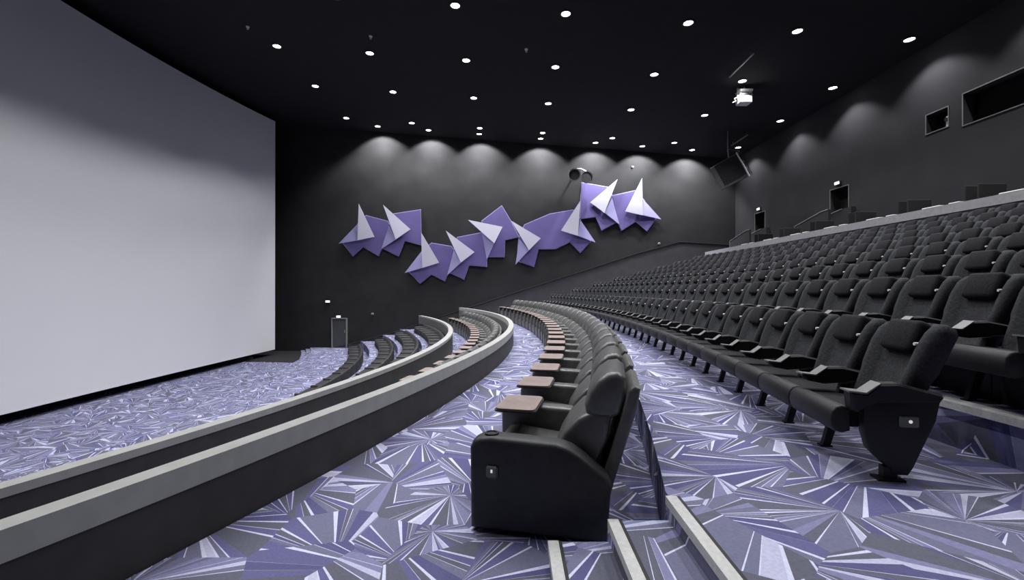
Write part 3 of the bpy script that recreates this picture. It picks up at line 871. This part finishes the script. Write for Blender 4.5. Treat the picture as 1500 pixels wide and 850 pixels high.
# ------------------------------------------------------------------ recliners (front is -x, origin at the middle of the front edge on the floor)
RP = 0.88
SIDE = [(0.0, 0.02), (-0.005, 0.56), (0.015, 0.605), (0.06, 0.63), (0.14, 0.64), (0.58, 0.625), (0.67, 0.60), (0.75, 0.55), (0.90, 0.43), (0.925, 0.37), (0.90, 0.02)]
def make_recliner(end=False):
    root = empty('recliner')
    hw = RP / 2
    bm = bmesh.new()
    add_prism(bm, SIDE, hw - 0.085, hw + 0.083, 0.035, 3)
    arm = finish('arm', bm, 'leather', root, True, 50)
    bm = bmesh.new(); add_ring(bm, (0.11, hw, 0.634), (0, 0, 1), 0.045, 0.036, 0.012, 18); add_cyl(bm, (0.11, hw, 0.634), (0.11, hw, 0.639), 0.037, n=18); finish('cup_holder', bm, 'hole', arm)
    # swivelling tray table on the arm
    bm = bmesh.new()
    t = bmesh.new(); add_box(t, (0.02, hw - 0.40, 0.668), (0.34, hw + 0.07, 0.682))
    vert_edges = [e for e in t.edges if abs(e.verts[0].co.z - e.verts[1].co.z) > 0.01]
    bmesh.ops.bevel(t, geom=vert_edges, offset=0.05, segments=4, profile=0.5, affect='EDGES'); merge(bm, t)
    tr = finish('tray_table', bm, 'tray', root)
    bm = bmesh.new()
    t = bmesh.new(); add_box(t, (0.01, hw - 0.41, 0.656), (0.35, hw + 0.08, 0.667))
    vert_edges = [e for e in t.edges if abs(e.verts[0].co.z - e.verts[1].co.z) > 0.008]
    bmesh.ops.bevel(t, geom=vert_edges, offset=0.055, segments=4, profile=0.5, affect='EDGES'); merge(bm, t)
    finish('tray_rim', bm, 'tray_edge', tr)
    bm = bmesh.new(); add_cyl(bm, (0.22, hw, 0.60), (0.22, hw, 0.656), 0.022, n=10); add_box(bm, (0.19, hw - 0.10, 0.645), (0.25, hw, 0.656)); finish('tray_post', bm, 'plastic', tr)
    # cushions
    iw = hw - 0.10
    bm = bmesh.new()
    add_prism(bm, [(0.05, 0.36), (0.055, 0.43), (0.09, 0.475), (0.16, 0.49), (0.45, 0.455), (0.66, 0.43), (0.68, 0.30), (0.08, 0.28)], -iw, iw, 0.04, 3)
    finish('seat_cushion', bm, 'leather', root, True, 50)
    bm = bmesh.new()
    add_prism(bm, [(0.03, 0.04), (0.025, 0.25), (0.05, 0.30), (0.10, 0.31), (0.13, 0.28), (0.13, 0.04)], -iw, iw, 0.02, 2)
    finish('footrest', bm, 'leather', root, True, 50)
    bm = bmesh.new()
    add_prism(bm, [(0.52, 0.42), (0.53, 0.52), (0.60, 0.64), (0.70, 0.75), (0.80, 0.80), (0.93, 0.80), (0.90, 0.60), (0.80, 0.40)], -iw + 0.005, iw - 0.005, 0.04, 3)
    lum = finish('lumbar_cushion', bm, 'leather', root, True, 45)
    bm = bmesh.new()
    add_path(bm, [(0.575, -iw * 0.45, 0.585), (0.63, -iw * 0.42, 0.665), (0.70, -iw * 0.38, 0.735)], 0.006)
    add_path(bm, [(0.575, iw * 0.45, 0.585), (0.63, iw * 0.42, 0.665), (0.70, iw * 0.38, 0.735)], 0.006)
    finish('seam', bm, 'hole', lum)
    bm = bmesh.new()
    add_prism(bm, [(0.76, 0.76), (0.745, 0.84), (0.775, 0.93), (0.83, 1.01), (0.90, 1.06), (0.97, 1.07), (1.02, 1.03), (1.02, 0.90), (0.98, 0.78), (0.88, 0.73)], -iw + 0.01, iw - 0.01, 0.05, 4)
    finish('headrest', bm, 'leather', root, True, 50)
    bm = bmesh.new()
    add_prism(bm, [(0.80, 0.16), (0.86, 0.36), (0.985, 0.76), (1.03, 0.95), (1.075, 0.985), (1.115, 0.97), (1.09, 0.82), (0.95, 0.36), (0.90, 0.16)], -iw, iw, 0.02, 2)
    finish('back_shell', bm, 'leather_grey', root, True, 45)
    if end:
        bm = bmesh.new()
        add_prism(bm, SIDE, -hw - 0.085, -hw + 0.085, 0.035, 3)
        ea = finish('end_arm', bm, 'panel', root, True, 50)
        bm = bmesh.new(); add_ring(bm, (0.13, -hw, 0.634), (0, 0, 1), 0.048, 0.036, 0.014, 18); add_cyl(bm, (0.13, -hw, 0.634), (0.13, -hw, 0.642), 0.037, n=18); finish('cup_holder', bm, 'hole', ea)
        bm = bmesh.new(); add_rbox(bm, (0.115, -hw - 0.105, 0.375), (0.195, -hw - 0.082, 0.455), 0.01, 1); pl = finish('aisle_light', bm, 'socket', root)
        bm = bmesh.new(); add_box(bm, (0.15, -hw - 0.11, 0.415), (0.162, -hw - 0.10, 0.435)); finish('bulb', bm, 'glow', pl)
    return root
rec_plain, rec_end = make_recliner(), make_recliner(True)
used[id(rec_plain)] = False; used[id(rec_end)] = False
fA = arc(0.91, 42, 13)
y = 2.98 + RP / 2 + 0.07
i = 0
while y < 25.0:
    i += 1
    a = tangent(fA, y)
    if i == 1: place(rec_end, (fA(y), y, Z_TIER_A), a, 'black leather end recliner with aisle light beside the carpeted steps', 'recliner', 'recliners of the upper tier')
    else: place(rec_plain, (fA(y), y, Z_TIER_A), a, 'black leather recliner with brown tray, %s from the steps, upper recliner tier' % ordinal(i), 'recliner', 'recliners of the upper tier')
    y += RP * math.cos(a)
fB = arc(-1.45, 30, 14)
y = 25.2
i = 0
while y > 7.6:
    i += 1
    a = tangent(fB, y)
    place(rec_plain, (fB(y), y, Z_TIER_B), a, 'black recliner with tray, %s from the sculpture wall, sunken tier between parapets' % ordinal(i), 'recliner', 'recliners of the sunken tier')
    y -= RP * math.cos(a)

# ------------------------------------------------------------------ low loungers of the front block
def make_lounger():
    root = empty('lounger')
    w = 0.595
    bm = bmesh.new(); add_rbox(bm, (0.0, -w, 0.0), (0.92, w, 0.16), 0.02, 1); finish('base', bm, 'booth', root)
    bm = bmesh.new(); add_rbox(bm, (0.0, -w + 0.01, 0.16), (0.80, w - 0.01, 0.30), 0.04, 2); finish('seat_cushion', bm, 'lounge', root, True, 50)
    bm = bmesh.new(); add_prism(bm, [(0.62, 0.26), (0.72, 0.42), (0.82, 0.50), (0.90, 0.48), (0.95, 0.30), (0.95, 0.04), (0.90, 0.02)], -w + 0.005, w - 0.005, 0.025, 2); finish('backrest', bm, 'lounge', root, True, 50)
    bm = bmesh.new(); add_rbox(bm, (0.05, w - 0.09, 0.16), (0.75, w, 0.37), 0.03, 2); finish('arm', bm, 'lounge', root, True, 50)
    return root
lg = make_lounger(); lg.scale = (0.76, 1, 1); used[id(lg)] = False
for r, (off, z, nm) in enumerate(((-4.87, Z_TA, 'lowest'), (-3.32, Z_TB, 'second'), (-2.15, Z_TC, 'third'), (-1.02, Z_TD, 'top'))):
    f = shift(par2, off)
    y = 25.3; i = 0
    while y > 9.0:
        i += 1
        a = tangent(f, y)
        place(lg, (f(y), y, z), a, 'low black lounger, %s from the sculpture wall, %s row of the front terraces' % (ordinal(i), nm), 'lounger', 'loungers of the %s front terrace' % nm)
        y -= 1.21 * math.cos(a)
    if nm == 'top': continue
    st = empty('side_table', (f(26.4) + 0.45, 26.4, z))
    tag(st, 'small black side table at the wall end of the %s lounger row' % nm, 'table')
    bm = bmesh.new(); add_box(bm, (-0.35, -0.22, 0.34), (0.35, 0.22, 0.38)); finish('table_top', bm, 'plastic', st)
    bm = bmesh.new(); add_box(bm, (0.0, -0.15, 0.0), (0.3, 0.15, 0.34)); finish('pedestal', bm, 'plastic', st)

# ------------------------------------------------------------------ booths behind the rail wall
def make_booth():
    root = empty('booth')
    bm = bmesh.new(); add_rbox(bm, (0.06, 0.02, 0.0), (0.80, 0.07, 1.56), 0.015, 1); finish('divider', bm, 'booth', root)
    bm = bmesh.new(); add_rbox(bm, (0.06, 0.36, 0.0), (0.80, 0.41, 1.58), 0.015, 1); finish('divider', bm, 'booth', root)
    bm = bmesh.new(); add_rbox(bm, (0.55, 0.42, 0.40), (0.80, 2.06, 0.95), 0.05, 2); finish('backrest', bm, 'booth', root)
    bm = bmesh.new(); add_rbox(bm, (0.25, 0.42, 0.0), (0.56, 2.06, 0.45), 0.04, 2); finish('seat', bm, 'booth', root)
    for y0, y1 in ((0.50, 0.80), (1.05, 1.60)):
        bm = bmesh.new(); add_rbox(bm, (0.02, y0, 1.15), (0.34, y1, 1.19), 0.015, 1); tt = finish('table_top', bm, 'tabletop', root)
        bm = bmesh.new(); add_cyl(bm, (0.18, (y0 + y1) / 2, 0.0), (0.18, (y0 + y1) / 2, 1.15), 0.03, n=8); finish('post', bm, 'plastic', tt)
    return root
bt = make_booth(); used[id(bt)] = False
for k in range(7):
    place(bt, (X_RAIL + 0.2, 9.47 + 2.07 * k, Z_CORR), 0, 'dark booth with pale tables behind the rail wall, %s from the sculpture wall end' % ordinal(7 - k), 'booth', 'booths behind the rail wall')
